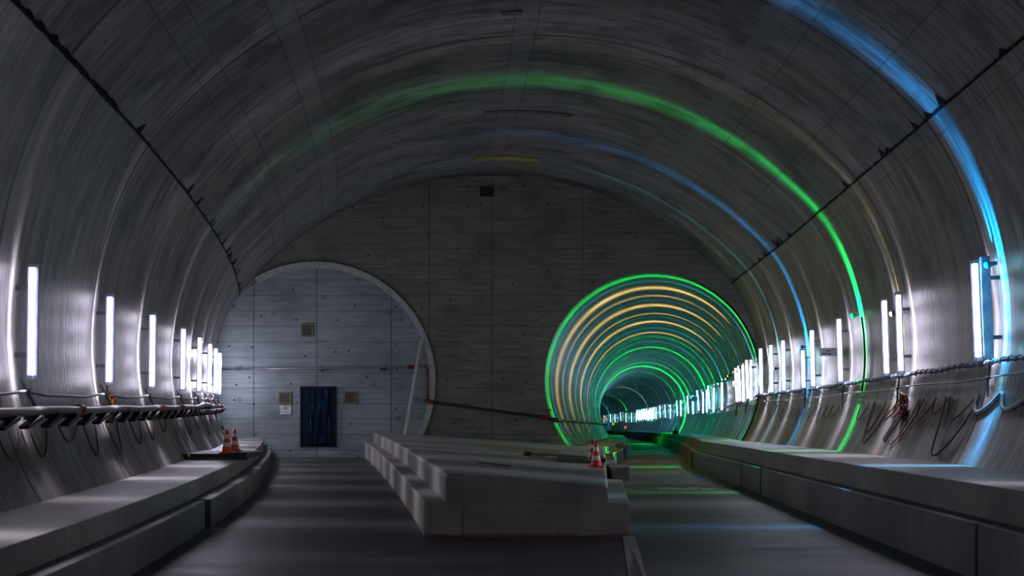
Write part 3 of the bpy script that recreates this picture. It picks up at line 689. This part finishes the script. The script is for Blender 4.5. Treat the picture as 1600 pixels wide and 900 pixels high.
# black mats on the platform
def on_platform(X, Y, up=0): return Vector((X, Y, ztop(X, Y)+up))
def slab(name, mat, label, cat, pts2, th, group=None):
    bot = [on_platform(x, y, .002) for x, y in pts2]; o0 = bot[0]; top = [p+Vector((0, 0, th)) for p in bot]
    m = MB(); n_ = len(bot); m.v = [p-o0 for p in bot+top]
    m.f = [list(range(n_))[::-1], list(range(n_, 2*n_))]+[[i, (i+1) % n_, n_+(i+1) % n_, n_+i] for i in range(n_)]
    o = m.build(name, mat, bevel=.008); o.location = o0; return tag(o, label, cat, group)
slab('rubber_mat', M['black'], 'black rubber mat lying on the platform left of the cones', 'mat', [(.95, 32.0), (1.85, 32.6), (2.0, 36.2), (.75, 37.2), (.30, 35.4)], .06)
slab('rubber_mat', M['black'], 'black folded mat strip reaching past the cones to the platform\'s right edge', 'mat', [(1.9, 34.6), (2.12, 34.4), (2.2, 38), (1.95, 38.6)], .09)
slab('plastic_tag', M['white'], 'short white label plate in front of the black mat', 'plate', [(.72, 33.2), (.98, 33.0), (1.0, 33.5), (.74, 33.7)], .07)
slab('yellow_batten', M['yellow'], 'thin yellow batten lying on the platform behind the black mat', 'batten', [(-1.0, 42.0), (1.3, 40.6), (1.32, 40.9), (-.98, 42.3)], .05)
slab('iron_rod', M['black'], 'short dark rod lying on the platform\'s front half', 'rod', [(-.62, 27.4), (-.07, 26.5), (-.04, 26.56), (-.6, 27.46)], .035)
# tangled dark clamp at the mat's left end
pts = [on_platform(.36+.09*math.sin(i*1.9), 35+.25*math.cos(i*1.3), .04+.03*(i % 3)) for i in range(14)]; o0 = pts[0]
o = MB().tube([p-o0 for p in pts], .025, 5).build('cable_tangle', M['darkpipe'], smooth=True); o.location = o0; tag(o, 'small tangle of dark cable at the left end of the black mat', 'cable')
# cable duct on the ledge of the open tunnel
yd = frange(46, 53.8, 1)+[y for y in TY if 54 < y < 90]
def xd(y): return (IR(y) if y < YB else XC(y)-1.4)
t = thing('cable_duct', 'narrow open cable duct with two pale rails leading into the tunnel', 'duct', (xd(46), 46, .49+zr(46))); o0 = t.location.copy()
for nm, a, b, h, mt in (('rail', -.27, -.24, .05, 'yellow'), ('rail', -.05, -.02, .05, 'yellow'), ('cover', -.24, -.05, .02, 'dark')):
    MB().prism([[Vector((xd(y)+a, y, zr(y)+.485))-o0, Vector((xd(y)+b, y, zr(y)+.485))-o0, Vector((xd(y)+b, y, zr(y)+.49+h))-o0, Vector((xd(y)+a, y, zr(y)+.49+h))-o0] for y in yd]).build(nm, M[mt], t)
# metal floor hatch
t = thing('floor_hatch', 'flat metal hatch frame with shiny plates set in the right track bed', 'hatch', (4.15, 37, zr(37)))
for x0, x1, y0, y1, mt in ((-.62, -.24, -.35, .1, 'steel'), (-.2, .35, -.35, .15, 'steel'), (.42, .75, -.4, .05, 'steel'), (-.65, -.1, .45, .62, 'steel'), (.2, .5, .5, .7, 'steel')):
    MB().box(x0, x1, y0, y1, -.02, .025).build('plate', M[mt], t, bevel=.004)
# formwork remains on the crown: ochre timber and dark strips
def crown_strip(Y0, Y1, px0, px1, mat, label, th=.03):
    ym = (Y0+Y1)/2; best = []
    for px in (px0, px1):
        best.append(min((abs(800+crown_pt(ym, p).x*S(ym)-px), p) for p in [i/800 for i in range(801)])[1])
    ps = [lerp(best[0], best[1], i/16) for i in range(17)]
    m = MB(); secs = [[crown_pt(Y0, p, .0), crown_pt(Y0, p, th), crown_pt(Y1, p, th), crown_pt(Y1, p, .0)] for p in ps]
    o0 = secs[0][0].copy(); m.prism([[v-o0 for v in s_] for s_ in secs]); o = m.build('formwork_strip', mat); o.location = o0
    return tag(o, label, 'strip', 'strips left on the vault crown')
def yc(py):                    # depth at which the crown projects to this row
    return min((abs(630-(crown_pt(y, .5).z-1.93)*S(y)-py), y) for y in frange(15, 54, .05))[1]
crown_strip(yc(249), yc(243), 742, 842, M['ochre'], 'ochre timber strip stuck across the vault crown near the end wall')
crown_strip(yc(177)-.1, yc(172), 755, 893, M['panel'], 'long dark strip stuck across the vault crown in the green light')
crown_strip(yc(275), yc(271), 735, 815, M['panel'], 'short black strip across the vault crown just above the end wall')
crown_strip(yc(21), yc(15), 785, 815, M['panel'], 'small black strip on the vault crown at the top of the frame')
# ------------------------------------------------------------------ small things far inside the tunnel
def rail_post(px, Y, h, label, lens):
    x = (px-800)/S(Y); off = x-XC(Y); z = zr(Y)+(.97 if off > 1.73 else .73 if off < -1.7 else .49 if off < -1.4 else 0)
    t = thing('marker_light', label, 'lamp', (x, Y, z))
    MB().box(-.15, .15, -.15, .15, 0, .05).tube([(0, 0, .04), (0, 0, h)], .04, 8).build('post', M['dark'], t)
    MB().lathe([(0, h+.32), (.12, h+.28), (.16, h+.16), (.12, h+.04), (0, h)], 14).build('lens', lens, t, smooth=True)
rail_post(977, 175, 1.35, 'distant red marker light standing in the open tunnel', emis('red_marker', (1, .07, .02), 1.2))
rail_post(958, 165, 1.0, 'distant yellow-green marker light standing in the open tunnel', emis('lime_marker', (.35, .9, .02), .5))
rail_post(944.5, 160, 1.6, 'distant small orange marker light beside the left tunnel wall', emis('orange_marker', (1, .2, .04), .6))
for i, px in enumerate((934.5, 939.5)):
    x = (px-800)/S(150); o = MB().box(-.18, .18, -.15, .15, 0, .06).tube([(0, 0, .05), (0, 0, 1.0)], [.12, .10], 10).lathe([(.12, 1.0), (.1, 1.08), (0, 1.1)], 10).build('bollard', M['dark'])
    o.location = (x, 150, zr(150)+.73); tag(o, ('left' if i == 0 else 'right')+' one of two dark bollards far inside on the left tunnel walkway', 'bollard', 'bollards deep in the tunnel')
x = (1030-800)/S(113); o = MB().box(-.22, .22, -.2, .2, 0, .28).tube([(0, 0, .28), (0, 0, .5)], .06, 8).build('equipment_box', M['dark'], bevel=.01); o.location = (max(x, XC(113)+1.98), 113, zr(113)+.97)
tag(o, 'small dark equipment box on the right walkway inside the open tunnel', 'box')
